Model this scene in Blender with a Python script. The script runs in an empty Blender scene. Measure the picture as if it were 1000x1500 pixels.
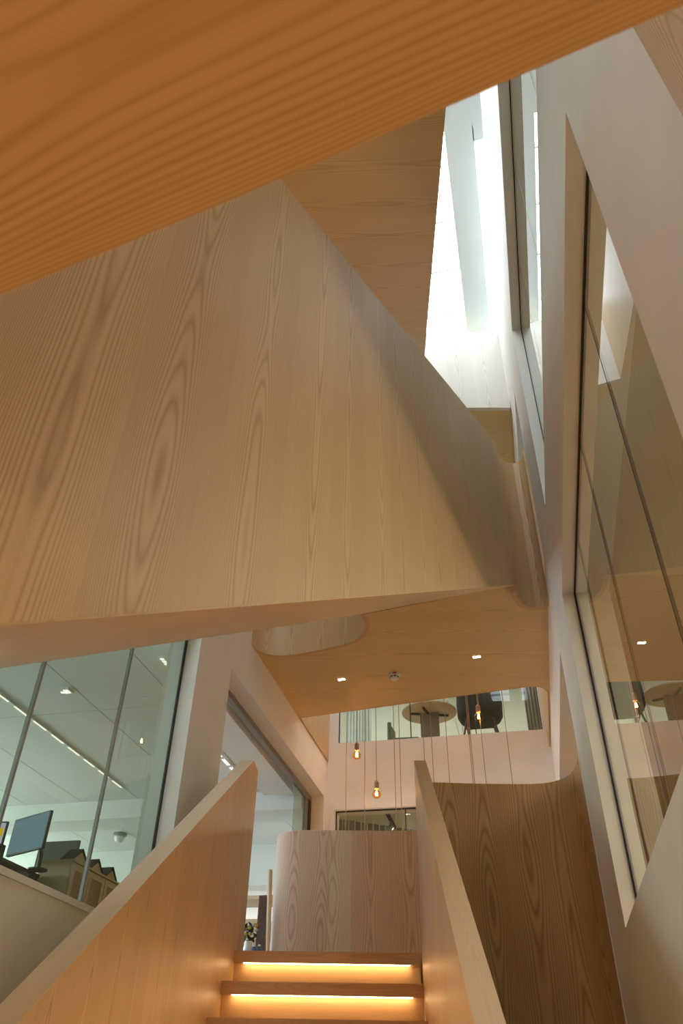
import bpy, bmesh, math, random
from mathutils import Vector, Matrix
random.seed(7)
PI = math.pi
H = 2.17                      # eye height above the lower floor; every z below is measured from the eye
C = bpy.context.scene.collection
scene = bpy.context.scene

# ------------------------------------------------------------------ camera, sky, lights, exposure
cam_d = bpy.data.cameras.new('camera')
cam = bpy.data.objects.new('camera', cam_d); C.objects.link(cam)
cr = Vector((0.97607396, 0.21676752, 0.01707254)); cu = Vector((0.12124525, -0.60776181, 0.784809))
cf = Vector((-0.18049714, 0.76396166, 0.61950251))
cam.matrix_world = Matrix(((cr.x, cu.x, -cf.x, 0), (cr.y, cu.y, -cf.y, 0), (cr.z, cu.z, -cf.z, H), (0, 0, 0, 1)))
cam_d.sensor_fit = 'VERTICAL'; cam_d.sensor_height = 36; cam_d.sensor_width = 24
cam_d.lens = 36 * 1118.0 / 1500
cam_d.clip_start = 0.02
cam_d.dof.use_dof = True; cam_d.dof.focus_distance = 7.0; cam_d.dof.aperture_fstop = 9
scene.camera = cam
scene.view_settings.view_transform = 'Standard'; scene.view_settings.look = 'None'
scene.view_settings.exposure = 0.55; scene.view_settings.gamma = 1; scene.view_settings.use_curve_mapping = False
world = bpy.data.worlds.new('sky'); scene.world = world; world.use_nodes = True
bgn = world.node_tree.nodes['Background']; bgn.inputs[0].default_value = (0.78, 0.91, 1.0, 1); bgn.inputs[1].default_value = 5.2

rad_ = math.radians
def area(name, loc, size, power, col, rot=(0, 0, 0), portal=False):
    l = bpy.data.lights.new(name, 'AREA'); l.shape = 'RECTANGLE'; l.size, l.size_y = size
    l.energy = power; l.color = col
    o = bpy.data.objects.new(name, l); C.objects.link(o)
    o.location = (loc[0], loc[1], loc[2] + H); o.rotation_euler = rot
    if portal: l.cycles.is_portal = True
    return o
area('skylight_portal', (-0.5, 3.9, 9.35), (4.4, 13.4), 1, (1, 1, 1), portal=True)
area('office_window_portal', (-9.6, 7.7, 2.35), (2.0, 18.0), 1, (1, 1, 1), rot=(0, -PI/2, 0), portal=True)
OFF_W = (1.0, 0.97, 0.88)
area('upper_room_fill', (-1.0, 12.6, 6.75), (3.5, 2.0), 45, (1.0, 0.97, 0.86))  # unseen source added to brighten the meeting room walls
area('lower_room_fill', (-0.6, 12.8, 3.5), (3.0, 1.2), 34, (1.0, 0.9, 0.7))  # added to lift the dark room behind the lower end window
area('office_fill', (-5.6, 5.5, 3.5), (4.0, 8.0), 2, OFF_W)  # unseen overhead fill added to brighten the office
area('lower_hall_fill', (-1.0, -1.6, 0.1), (1.6, 0.5), 33, (1.0, 0.72, 0.42), rot=(rad_(50), 0, 0))  # warm fill added behind the camera to brighten the near soffit
area('office_end_fill', (-5.0, 15.2, 3.5), (3.0, 2.0), 45, (1.0, 0.9, 0.74))  # added so that the far end of the office looks bright cream
area('side_room_fill', (2.5, 4.0, 3.4), (1.5, 6.0), 120, (1.0, 0.85, 0.65))  # unseen fill added to brighten the room behind the right glazing

# ------------------------------------------------------------------ materials
def newmat(name):
    m = bpy.data.materials.new(name); m.use_nodes = True
    nt = m.node_tree; return m, nt, nt.nodes['Principled BSDF']

def plain(name, col, rough=0.6, metal=0.0, noise=0.0, scale=6.0, spec=0.5):
    m, nt, b = newmat(name)
    b.inputs['Roughness'].default_value = rough; b.inputs['Metallic'].default_value = metal
    b.inputs['Specular IOR Level'].default_value = spec
    if noise:
        tc = nt.nodes.new('ShaderNodeTexCoord'); n = nt.nodes.new('ShaderNodeTexNoise'); n.inputs['Scale'].default_value = scale
        n.inputs['Detail'].default_value = 4
        r = nt.nodes.new('ShaderNodeValToRGB')
        r.color_ramp.elements[0].position = 0.3; r.color_ramp.elements[1].position = 0.7
        r.color_ramp.elements[0].color = [c * (1 - noise) for c in col] + [1]
        r.color_ramp.elements[1].color = [min(1, c * (1 + noise)) for c in col] + [1]
        nt.links.new(tc.outputs['Object'], n.inputs['Vector']); nt.links.new(n.outputs['Fac'], r.inputs[0])
        nt.links.new(r.outputs[0], b.inputs['Base Color'])
    else:
        b.inputs['Base Color'].default_value = (*col, 1)
    return m

def emis(name, col, s):
    m = bpy.data.materials.new(name); m.use_nodes = True; nt = m.node_tree; nt.nodes.clear()
    e = nt.nodes.new('ShaderNodeEmission'); e.inputs[0].default_value = (*col, 1); e.inputs[1].default_value = s
    o = nt.nodes.new('ShaderNodeOutputMaterial'); nt.links.new(e.outputs[0], o.inputs[0]); return m

def wood(name, light, dark, rough=0.42, ring=21.0, leaf=0.34, leafvar=0.05, linedepth=0.78, across=15.0, along=0.75):
    """ash veneer: u runs across the grain, v along it, both in metres"""
    m, nt, b = newmat(name); N = nt.nodes.new; L = nt.links.new
    tc = N('ShaderNodeTexCoord'); sep = N('ShaderNodeSeparateXYZ'); L(tc.outputs['UV'], sep.inputs[0])
    def mth(op, a, bb=None, c=None):
        n = N('ShaderNodeMath'); n.operation = op
        for i, x in enumerate((a, bb, c)):
            if x is None: continue
            if isinstance(x, (int, float)): n.inputs[i].default_value = x
            else: L(x, n.inputs[i])
        return n.outputs[0]
    u, v = sep.outputs[0], sep.outputs[1]
    leafid = mth('FLOOR', mth('DIVIDE', u, leaf))
    wn = N('ShaderNodeTexWhiteNoise'); wn.noise_dimensions = '1D'; L(leafid, wn.inputs['W'])
    def vec(a, bb, c):
        n = N('ShaderNodeCombineXYZ')
        for i, x in enumerate((a, bb, c)):
            if isinstance(x, (int, float)): n.inputs[i].default_value = x
            else: L(x, n.inputs[i])
        return n.outputs[0]
    uf = mth('SUBTRACT', u, mth('MULTIPLY', leafid, leaf))
    # growth rings of flat-sawn veneer: cathedral tips along each leaf's centre, close straight lines at its sides
    seed = mth('MULTIPLY', wn.outputs['Value'], 37.0)
    uc = mth('ABSOLUTE', mth('SUBTRACT', uf, mth('ADD', leaf * 0.36, mth('MULTIPLY', wn.outputs['Value'], leaf * 0.28))))
    n1 = N('ShaderNodeTexNoise'); n1.inputs['Scale'].default_value = 1.0; n1.inputs['Detail'].default_value = 1.0
    L(vec(seed, mth('MULTIPLY', v, along), 3.1), n1.inputs['Vector'])
    n2 = N('ShaderNodeTexNoise'); n2.inputs['Scale'].default_value = 1.0; n2.inputs['Detail'].default_value = 2
    L(vec(mth('MULTIPLY', u, 18.0), mth('MULTIPLY', v, 1.6), 7.7), n2.inputs['Vector'])
    n5 = N('ShaderNodeTexNoise'); n5.inputs['Scale'].default_value = 1.0; n5.inputs['Detail'].default_value = 1
    L(vec(mth('MULTIPLY', u, 3.5), mth('MULTIPLY', v, 0.5), 2.2), n5.inputs['Vector'])
    side = mth('MULTIPLY', mth('POWER', mth('DIVIDE', uc, leaf * 0.5), 1.9), ring)
    field = mth('ADD', mth('ADD', side, mth('MULTIPLY', n1.outputs['Fac'], across)), mth('ADD', mth('MULTIPLY', n5.outputs['Fac'], 6.0), mth('MULTIPLY', n2.outputs['Fac'], 0.7)))
    fr = mth('FRACT', field)
    line = mth('POWER', mth('SUBTRACT', 1.0, mth('ABSOLUTE', mth('SUBTRACT', mth('MULTIPLY', fr, 1.6), 0.8))), 2.6)
    line = mth('MAXIMUM', line, 0.0)
    # pores: very fine streaks
    n3 = N('ShaderNodeTexNoise'); n3.inputs['Scale'].default_value = 1.0; n3.inputs['Detail'].default_value = 3; n3.inputs['Roughness'].default_value = 0.6
    L(vec(mth('MULTIPLY', u, 190.0), mth('MULTIPLY', v, 5.0), 1.3), n3.inputs['Vector'])
    n4 = N('ShaderNodeTexNoise'); n4.inputs['Scale'].default_value = 1.0; n4.inputs['Detail'].default_value = 2
    L(vec(mth('MULTIPLY', u, 4.0), mth('MULTIPLY', v, 0.8), 5.3), n4.inputs['Vector'])
    amt = mth('ADD', mth('MULTIPLY', line, linedepth), mth('MULTIPLY', mth('SUBTRACT', n3.outputs['Fac'], 0.5), 0.55))
    amt = mth('ADD', amt, mth('MULTIPLY', mth('SUBTRACT', n4.outputs['Fac'], 0.5), 0.5))
    mix = N('ShaderNodeMix'); mix.data_type = 'RGBA'; mix.clamp_factor = True
    mix.inputs['A'].default_value = (*light, 1); mix.inputs['B'].default_value = (*dark, 1)
    L(amt, mix.inputs['Factor'])
    val = mth('ADD', 1.0 - leafvar, mth('MULTIPLY', wn.outputs['Value'], 2 * leafvar))
    hsv = N('ShaderNodeHueSaturation'); L(mix.outputs['Result'], hsv.inputs['Color']); L(val, hsv.inputs['Value'])
    L(hsv.outputs[0], b.inputs['Base Color'])
    b.inputs['Roughness'].default_value = rough; b.inputs['Specular IOR Level'].default_value = 0.35
    return m

def glass(name, tint=(0.93, 0.97, 0.95), ior=1.5, boost=1.0):
    m = bpy.data.materials.new(name); m.use_nodes = True; nt = m.node_tree; nt.nodes.clear(); N = nt.nodes.new
    t = N('ShaderNodeBsdfTransparent'); t.inputs[0].default_value = (*tint, 1)
    g = N('ShaderNodeBsdfGlossy'); g.inputs['Roughness'].default_value = 0.0; g.inputs[0].default_value = (1, 1, 1, 1)
    f = N('ShaderNodeFresnel'); f.inputs[0].default_value = ior
    geo = N('ShaderNodeNewGeometry'); fl = N('ShaderNodeMath'); fl.operation = 'MULTIPLY'; fl.inputs[1].default_value = boost
    fl.use_clamp = True
    mx = N('ShaderNodeMixShader'); o = N('ShaderNodeOutputMaterial')
    nt.links.new(f.outputs[0], fl.inputs[0])
    inv = N('ShaderNodeMath'); inv.operation = 'SUBTRACT'; inv.inputs[0].default_value = 1.0; nt.links.new(geo.outputs['Backfacing'], inv.inputs[1])
    ff = N('ShaderNodeMath'); ff.operation = 'MULTIPLY'; nt.links.new(fl.outputs[0], ff.inputs[0]); nt.links.new(inv.outputs[0], ff.inputs[1])
    nt.links.new(ff.outputs[0], mx.inputs[0]); nt.links.new(t.outputs[0], mx.inputs[1]); nt.links.new(g.outputs[0], mx.inputs[2])
    nt.links.new(mx.outputs[0], o.inputs[0]); return m

W_LIGHT, W_DARK = (0.66, 0.445, 0.24), (0.40, 0.235, 0.095)
M = {}
M['wood'] = wood('ash_veneer', W_LIGHT, W_DARK)
M['wood_d_shaded'] = wood('ash_veneer_broad_shaded', (0.58, 0.385, 0.19), (0.36, 0.20, 0.07), linedepth=0.95, ring=6, leaf=0.30, across=14.0, along=0.6)  # same ash, darker brown because the board's shade is put in
M['wood_skylit'] = wood('ash_veneer_skylit', (0.66, 0.62, 0.56), (0.48, 0.42, 0.35), linedepth=0.7)  # same ash, paled so the skylight's glare sits in its colour
M['wood_soffit'] = wood('ash_veneer_soffit', (0.70, 0.51, 0.25), (0.46, 0.29, 0.11), linedepth=0.5, along=0.6, across=12.0, ring=14, leaf=0.45, leafvar=0.012)
M['wood_cap'] = wood('ash_solid', (0.66, 0.50, 0.34), (0.42, 0.28, 0.16), linedepth=0.3, ring=8, leaf=0.12)
M['wood_tread'] = wood('ash_tread', (0.60, 0.39, 0.21), (0.36, 0.20, 0.09), linedepth=0.35, ring=10, leaf=0.2)
M['wood_coarse_dim'] = wood('ash_veneer_coarse_dim', (0.54, 0.35, 0.155), (0.36, 0.205, 0.075), linedepth=0.6, ring=17, across=9.0, along=1.2, leaf=0.33, leafvar=0.02)  # same ash, colour darkened to hold back the warm light on it
E_TONES = [((0.66, 0.53, 0.40), (0.44, 0.30, 0.19)), ((0.66, 0.49, 0.35), (0.42, 0.26, 0.16)), ((0.68, 0.55, 0.38), (0.46, 0.33, 0.20)), ((0.62, 0.43, 0.29), (0.40, 0.24, 0.14))]
for i, (a, b_) in enumerate(E_TONES): M['e%d' % i] = wood('ash_board_%d' % i, a, b_, ring=8, leaf=0.31, leafvar=0.02)
M['white'] = plain('white_plaster', (0.80, 0.775, 0.73), 0.7, noise=0.03, scale=3.0)
M['ceiling_white'] = plain('ceiling_white', (0.76, 0.77, 0.72), 0.8)
M['roof_shaded'] = plain('white_roof_shaded_grey', (0.58, 0.64, 0.66), 0.8)  # roof is white; the shade on its beams is mixed into this grey
M['joint'] = plain('shadow_gap_grey', (0.25, 0.25, 0.23), 0.8)
M['sage'] = plain('pale_green_paint', (0.68, 0.69, 0.59), 0.8, noise=0.02)
M['beige'] = plain('beige_paint', (0.55, 0.46, 0.34), 0.8, noise=0.03)
M['carpet'] = plain('grey_carpet', (0.32, 0.31, 0.29), 0.95, noise=0.15, scale=60)
M['black'] = plain('black_gasket', (0.012, 0.012, 0.012), 0.5)
M['charcoal'] = plain('charcoal_plastic', (0.03, 0.032, 0.03), 0.5)
M['felt'] = plain('black_felt', (0.03, 0.03, 0.03), 0.95, noise=0.2, scale=50)
M['alu'] = plain('brushed_aluminium', (0.35, 0.36, 0.36), 0.35, 0.8)
M['whiteplastic'] = plain('white_plastic', (0.8, 0.8, 0.78), 0.4)
M['darkgap'] = plain('dark_vent', (0.05, 0.04, 0.035), 0.7)
M['red'] = plain('red_plastic', (0.5, 0.03, 0.02), 0.4)
M['glass'] = glass('office_glass', (0.77, 0.825, 0.74), 1.5, 1.0)
M['glass_far'] = glass('clear_glass', (0.95, 0.965, 0.93), 1.5, 1.0)
M['glass_side'] = glass('side_glass', (0.86, 0.88, 0.82), 1.55, 1.35)
M['glass_sky'] = glass('skylight_glass', (0.97, 0.98, 0.98), 1.3, 0.5)
M['led'] = emis('warm_led', (1.0, 0.66, 0.30), 17.0)
M['led_soft'] = emis('warm_led_soft', (1.0, 0.72, 0.42), 13.0)
M['downlight'] = emis('downlight_led', (1.0, 0.88, 0.70), 22.0)
M['linear'] = emis('linear_led', (1.0, 0.95, 0.85), 1.1)
M['filament'] = emis('filament', (1.0, 0.55, 0.18), 170.0)
M['amber'] = glass('amber_glass', (1.0, 0.72, 0.36), 1.45, 0.8)
M['cord'] = plain('copper_brown_cord', (0.46, 0.29, 0.17), 0.6)
M['socket'] = plain('rose_wood_socket', (0.45, 0.25, 0.16), 0.5)
M['rattan'] = plain('rattan_weave', (0.30, 0.20, 0.10), 0.8, noise=0.45, scale=90)
M['cab'] = wood('oak_cabinet', (0.50, 0.38, 0.23), (0.33, 0.23, 0.12), ring=10, leaf=0.2)
M['screen'] = emis('monitor_screen', (0.22, 0.33, 0.45), 0.55)
M['screen_ui'] = emis('monitor_ui', (0.45, 0.45, 0.60), 0.75)
M['ui_yellow'] = emis('ui_yellow', (0.65, 0.42, 0.02), 0.8)
M['pine'] = wood('pine', (0.75, 0.58, 0.36), (0.58, 0.40, 0.22), ring=8, leaf=0.12)
M['curtain'] = plain('brown_curtain', (0.36, 0.26, 0.21), 0.9, noise=0.2, scale=20)
M['greygreen'] = plain('grey_green_curtain', (0.34, 0.35, 0.29), 0.9, noise=0.08, scale=8)
M['green_fab'] = plain('olive_green_fabric', (0.10, 0.12, 0.055), 0.9, noise=0.15, scale=40)
M['dark_fab'] = plain('dark_green_fabric', (0.022, 0.028, 0.022), 0.8, noise=0.15, scale=40)
M['walnut'] = plain('walnut_legs', (0.10, 0.055, 0.03), 0.5)
M['tabletop'] = wood('oak_tabletop', (0.58, 0.42, 0.26), (0.40, 0.27, 0.15), ring=10, leaf=0.2)
M['column'] = plain('taupe_column', (0.24, 0.20, 0.15), 0.6)
M['leaf'] = plain('dark_leaf', (0.03, 0.055, 0.02), 0.7, noise=0.3, scale=20)
M['yellow'] = plain('yellow_petal', (0.55, 0.42, 0.06), 0.7)
M['mauve'] = plain('mauve_petal', (0.45, 0.36, 0.40), 0.7)
M['pale_leaf'] = plain('pale_dried_leaf', (0.72, 0.70, 0.62), 0.7)
M['blue'] = plain('blue_plastic', (0.10, 0.19, 0.36), 0.5)
M['bluegrey'] = plain('dark_blue_bottle', (0.05, 0.08, 0.15), 0.4)
M['ceramic'] = plain('white_ceramic', (0.78, 0.78, 0.76), 0.3)

# ------------------------------------------------------------------ mesh helpers
class MB:
    def __init__(s): s.v = []; s.f = []; s.uv = []
    def poly(s, pts, g=(0, 0, 1), uv=None):
        pts = [Vector(p) for p in pts]
        if uv is None:
            n = Vector((0, 0, 0))
            for i in range(len(pts)):
                a, b = pts[i], pts[(i + 1) % len(pts)]; n += a.cross(b)
            if n.length < 1e-12: return
            n.normalize(); gg = Vector(g); gg = gg - n * gg.dot(n)
            if gg.length < 0.05: gg = n.orthogonal()
            gg.normalize(); uu = n.cross(gg)
            uv = [(p.dot(uu), p.dot(gg)) for p in pts]
        i0 = len(s.v); s.v += pts; s.f.append(list(range(i0, i0 + len(pts)))); s.uv.append(uv)
    def box(s, x0, x1, y0, y1, z0, z1, g=(0, 0, 1)):
        p = [(x, y, z) for z in (z0, z1) for y in (y0, y1) for x in (x0, x1)]
        for f in ((0, 2, 3, 1), (4, 5, 7, 6), (0, 1, 5, 4), (2, 6, 7, 3), (0, 4, 6, 2), (1, 3, 7, 5)): s.poly([p[i] for i in f], g)
    def obox(s, o, ax, ay, az, g=None):
        o, ax, ay, az = map(Vector, (o, ax, ay, az))
        p = [o + ax * i + ay * j + az * k for k in (0, 1) for j in (0, 1) for i in (0, 1)]
        for f in ((0, 2, 3, 1), (4, 5, 7, 6), (0, 1, 5, 4), (2, 6, 7, 3), (0, 4, 6, 2), (1, 3, 7, 5)): s.poly([p[i] for i in f], g or az)
    def prism(s, poly, zb, zt, g=(1, 0, 0), gs=None):
        """plan polygon (counter-clockwise) between two height functions"""
        fb = zb if callable(zb) else (lambda x, y: zb); ft = zt if callable(zt) else (lambda x, y: zt)
        B = [(x, y, fb(x, y)) for x, y in poly]; T = [(x, y, ft(x, y)) for x, y in poly]
        s.poly(B[::-1], g); s.poly(T, g); n = len(poly)
        for i in range(n):
            j = (i + 1) % n; s.poly([B[i], B[j], T[j], T[i]], gs or g)
    def board(s, line, t, zb, zt, u0=0.0, closed_ends=True):
        """upright board following a plan line, t thick to the left of travel; zb/zt are lists or numbers; vertical grain"""
        n = len(line); P = [Vector(p) for p in line]
        zb = zb if isinstance(zb, (list, tuple)) else [zb] * n; zt = zt if isinstance(zt, (list, tuple)) else [zt] * n
        Q = []
        for i in range(n):
            d = Vector((0, 0))
            if i > 0: d += (P[i] - P[i - 1]).normalized()
            if i < n - 1: d += (P[i + 1] - P[i]).normalized()
            d.normalize(); Q.append(P[i] + Vector((-d.y, d.x)) * t)
        u = [u0]
        for i in range(1, n): u.append(u[-1] + (P[i] - P[i - 1]).length)
        V = lambda p, z: (p.x, p.y, z)
        for i in range(n - 1):
            j = i + 1
            s.poly([V(P[i], zb[i]), V(P[j], zb[j]), V(P[j], zt[j]), V(P[i], zt[i])], uv=[(u[i], zb[i]), (u[j], zb[j]), (u[j], zt[j]), (u[i], zt[i])])
            s.poly([V(Q[j], zb[j]), V(Q[i], zb[i]), V(Q[i], zt[i]), V(Q[j], zt[j])], uv=[(u[j] + 3, zb[j]), (u[i] + 3, zb[i]), (u[i] + 3, zt[i]), (u[j] + 3, zt[j])])
            s.poly([V(P[i], zt[i]), V(P[j], zt[j]), V(Q[j], zt[j]), V(Q[i], zt[i])], uv=[(0, u[i]), (0, u[j]), (t, u[j]), (t, u[i])])
            s.poly([V(Q[i], zb[i]), V(Q[j], zb[j]), V(P[j], zb[j]), V(P[i], zb[i])], uv=[(t, u[i]), (t, u[j]), (0, u[j]), (0, u[i])])
        if closed_ends:
            for i in (0, n - 1):
                q = [V(P[i], zb[i]), V(P[i], zt[i]), V(Q[i], zt[i]), V(Q[i], zb[i])]
                s.poly(q if i == 0 else q[::-1], (0, 0, 1))
    def tube(s, pts, r, seg=8, r1=None):
        pts = [Vector(p) for p in pts]; n = len(pts); rings = []
        for i, p in enumerate(pts):
            d = (pts[min(i + 1, n - 1)] - pts[max(i - 1, 0)]).normalized()
            a = d.cross(Vector((0, 0, 1)));
            if a.length < 1e-3: a = Vector((1, 0, 0))
            a.normalize(); b = d.cross(a); rr = r if r1 is None else r + (r1 - r) * i / (n - 1)
            rings.append([p + (a * math.cos(2 * PI * k / seg) + b * math.sin(2 * PI * k / seg)) * rr for k in range(seg)])
        for i in range(n - 1):
            for k in range(seg):
                l = (k + 1) % seg; s.poly([rings[i][k], rings[i][l], rings[i + 1][l], rings[i + 1][k]], (pts[-1] - pts[0]))
        s.poly(rings[0]); s.poly(rings[-1][::-1])
    def lathe(s, c, prof, seg=24):
        c = Vector(c)
        R_ = [[c + Vector((r * math.cos(2 * PI * k / seg), r * math.sin(2 * PI * k / seg), z)) for k in range(seg)] for r, z in prof]
        for i in range(len(prof) - 1):
            for k in range(seg):
                l = (k + 1) % seg
                q = [R_[i][k], R_[i][l], R_[i + 1][l], R_[i + 1][k]]
                if prof[i][0] < 1e-6: q = [R_[i][0], R_[i + 1][l], R_[i + 1][k]]
                elif prof[i + 1][0] < 1e-6: q = [R_[i][k], R_[i][l], R_[i + 1][0]]
                s.poly(q)

def obj(name, mb, mat, parent=None, smooth=True, label=None):
    me = bpy.data.meshes.new(name)
    off = Vector((0, 0, 0)) if parent is None else Vector(parent['origin'])
    me.from_pydata([v + Vector((0, 0, H)) - off for v in mb.v], [], mb.f)
    uvl = me.uv_layers.new(name='UVMap'); ou, ov = random.uniform(0, 40), random.uniform(0, 40); k = 0
    for uv in mb.uv:
        for a, b in uv: uvl.data[k].uv = (a + ou, b + ov); k += 1
    bm = bmesh.new(); bm.from_mesh(me); bmesh.ops.remove_doubles(bm, verts=bm.verts, dist=1e-5)
    bmesh.ops.recalc_face_normals(bm, faces=bm.faces); bm.to_mesh(me); bm.free()
    if smooth:
        me.polygons.foreach_set('use_smooth', [True] * len(me.polygons)); me.set_sharp_from_angle(angle=math.radians(28))
    me.materials.append(M[mat] if isinstance(mat, str) else mat)
    o = bpy.data.objects.new(name, me); C.objects.link(o)
    if parent is not None: o.parent = parent
    o['origin'] = tuple(off)
    if label: o['label'] = label
    return o
def tag(o, label, cat, group=None, kind=None):
    o['label'] = label
    if cat: o['category'] = cat
    if group: o['group'] = group
    if kind: o['kind'] = kind
    return o
def thing(name, loc, label, cat, group=None, kind=None):
    o = bpy.data.objects.new(name, None); C.objects.link(o); o.empty_display_size = 0.1
    o.location = (loc[0], loc[1], loc[2] + H); o['origin'] = tuple(o.location)
    return tag(o, label, cat, group, kind)
def struct(name, mb, mat, label=None, parent=None):
    o = obj(name, mb, mat, parent)
    if parent is None: o['kind'] = 'structure'
    if label: o['label'] = label
    return o
def sroot(name, loc, label): return thing(name, loc, label, None, None, 'structure')
def copy_tree(o, d, parent=None):
    c = o.copy(); C.objects.link(c)
    if parent: c.parent = parent
    else: c.location = Vector(o.location) + Vector(d); c['origin'] = tuple(c.location)
    for ch in list(o.children): copy_tree(ch, d, c)
    return c
def arc(cx, cy, r, a0, a1, n=12): return [(cx + r * math.cos(math.radians(a0 + (a1 - a0) * i / n)), cy + r * math.sin(math.radians(a0 + (a1 - a0) * i / n))) for i in range(n + 1)]

def wall(axis, at, thick, u0, u1, z0, z1, holes):
    """wall with openings; at = visible face, thick signed outwards; holes (u0,u1,z0,z1)"""
    mb = MB(); us = sorted({u0, u1, *[h[0] for h in holes], *[h[1] for h in holes]}); zs = sorted({z0, z1, *[h[2] for h in holes], *[h[3] for h in holes]})
    P = (lambda u, d, z: (at + d, u, z)) if axis == 'x' else (lambda u, d, z: (u, at + d, z))
    for a, b in zip(us, us[1:]):
        for c, d in zip(zs, zs[1:]):
            if any(h[0] <= (a + b) / 2 <= h[1] and h[2] <= (c + d) / 2 <= h[3] for h in holes): continue
            for e in (0, thick): mb.poly([P(a, e, c), P(b, e, c), P(b, e, d), P(a, e, d)])
    for (a, b, c, d) in holes + [(u0, u1, z0, z1)]:
        for (p, q) in (((a, c), (b, c)), ((b, c), (b, d)), ((b, d), (a, d)), ((a, d), (a, c))):
            mb.poly([P(p[0], 0, p[1]), P(q[0], 0, q[1]), P(q[0], thick, q[1]), P(p[0], thick, p[1])])
    return mb

# ------------------------------------------------------------------ main levels (from the eye)
XL, XR, YF = -2.63, 0.52, 10.56
F1 = 1.0                      # landing / office floor
ZC = 4.0                      # soffit of the bridge
S = 0.6165                    # pitch of all three flights
mb = MB(); mb.box(-3.2, 1.2, -2.3, 10.9, -2.37, -2.17, (0, 1, 0)); struct('floor', mb, 'wood_tread', 'wooden floor of the atrium')
struct('wall_left', wall('x', XL, -0.30, -2.3, 10.81, -2.17, 9.2, [(0.8, 5.72, 0.97, 3.47), (6.51, 10.46, 1.0, 3.467)]), 'white', 'white wall with office glazing on the left')
struct('wall_right', wall('x', XR, 0.35, -2.3, 10.81, -2.17, 8.72, [(1.56, 5.25, 0.885, 3.175), (1.0, 5.24, 4.05, 6.36), (6.36, 9.6, 1.0, 3.26), (6.27, 9.6, 4.2, 6.5)]), 'white', 'white plaster wall with recessed windows on the right')
struct('wall_far', wall('y', YF, 0.25, -2.93, 0.87, -2.17, 9.2, [(-2.47, 0.449, 4.255, 6.5), (-2.49, -0.2, 1.6, 3.295)]), 'white', 'white end wall with two interior windows')
mb = MB(); mb.box(-2.93, 0.87, -2.5, -2.3, -2.17, 9.2); struct('wall_near', mb, 'white', 'white wall behind the camera')

# ---------- roof with skylight
mb = MB()
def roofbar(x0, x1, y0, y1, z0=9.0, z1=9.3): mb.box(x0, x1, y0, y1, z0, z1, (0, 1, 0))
roofbar(-3.2, -2.63, -2.5, 10.9); roofbar(1.55, 4.7, -2.5, 10.9); roofbar(-2.63, 0.10, 9.55, 9.9)  # unseen right-hand strip is sized to limit daylight through the upper side glazing
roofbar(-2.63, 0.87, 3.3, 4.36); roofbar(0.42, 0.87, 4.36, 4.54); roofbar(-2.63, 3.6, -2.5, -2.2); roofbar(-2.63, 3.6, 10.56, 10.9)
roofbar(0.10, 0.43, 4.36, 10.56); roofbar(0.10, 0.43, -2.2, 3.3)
struct('ceiling', mb, 'roof_shaded', 'white roof with skylight openings and beams')
w6 = sroot('window_6', (-1, 4, 9.3), 'glazed skylight above the atrium')
mb = MB(); mb.box(-2.8, 3.7, -2.4, 10.8, 9.31, 9.325, (0, 1, 0)); obj('glass_pane', mb, 'glass_sky', w6)
for y in (4.9, 5.65, 6.4, 7.15, 7.9, 8.65, 9.4, -1.4, -.65, .1, .85, 1.6, 2.35):
    mb = MB(); mb.box(-2.63, 3.6, y - 0.012, y + 0.012, 9.25, 9.305, (1, 0, 0)); obj('glazing_bar', mb, 'whiteplastic', w6)

# ------------------------------------------------------------------ lower flight (in front), treads lit by strips
def rad(d): return math.radians(d)
AZ1 = -9.8
d1 = Vector((math.sin(rad(AZ1)), math.cos(rad(AZ1)))); n1 = Vector((math.cos(rad(AZ1)), -math.sin(rad(AZ1))))
tdir = Vector((math.cos(rad(10.88)), math.sin(rad(10.88))))
GL, FR = Vector((-2.326, 6.504)), Vector((-0.895, 6.779))
lower = thing('stair_flight', (-0.8, 2, -2.17), 'ash stair flight in front with glowing strips under its treads', 'staircase')
RISE = 0.2555; GO = 0.4145
mid0 = (GL + FR) / 2
def on_edge(c, base, dd):       # where the line through c along tdir meets the vertical plane base + s*dd
    den = tdir.x * dd.y - tdir.y * dd.x; w = base - c
    return c + tdir * ((w.x * dd.y - w.y * dd.x) / den)
NTR = 12
for k in range(NTR):
    c = mid0 - d1 * (GO * k); z = F1 - RISE * k
    c2 = c + d1 * (GO + 0.03)
    a, b, a2, b2 = on_edge(c, GL, d1), on_edge(c, FR, d1), on_edge(c2, GL, d1), on_edge(c2, FR, d1)
    if k == 0: a2, b2 = a + d1 * 0.30, b + d1 * 0.30
    mb = MB(); mb.prism([tuple(a), tuple(b), tuple(b2), tuple(a2)], z - 0.082, z, g=(tdir.x, tdir.y, 0)); obj('tread', mb, 'wood_tread', lower)
    r = d1 * 0.055
    mb = MB(); mb.obox((*(a + r), z - RISE - 0.002), (*(b - a), 0), (*(d1 * 0.018), 0), (0, 0, RISE - 0.08), g=(tdir.x, tdir.y, 0)); obj('riser', mb, 'wood_tread', lower)
    p, q = a + (b - a) * 0.055 + d1 * 0.012, a + (b - a) * 0.945 + d1 * 0.012
    mb = MB(); mb.obox((*p, z - 0.088), (*(q - p), 0), (*(d1 * 0.016), 0), (0, 0, 0.0062)); obj('led_strip', mb, 'led', lower, label='glowing warm light strip under the nosing')
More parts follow.
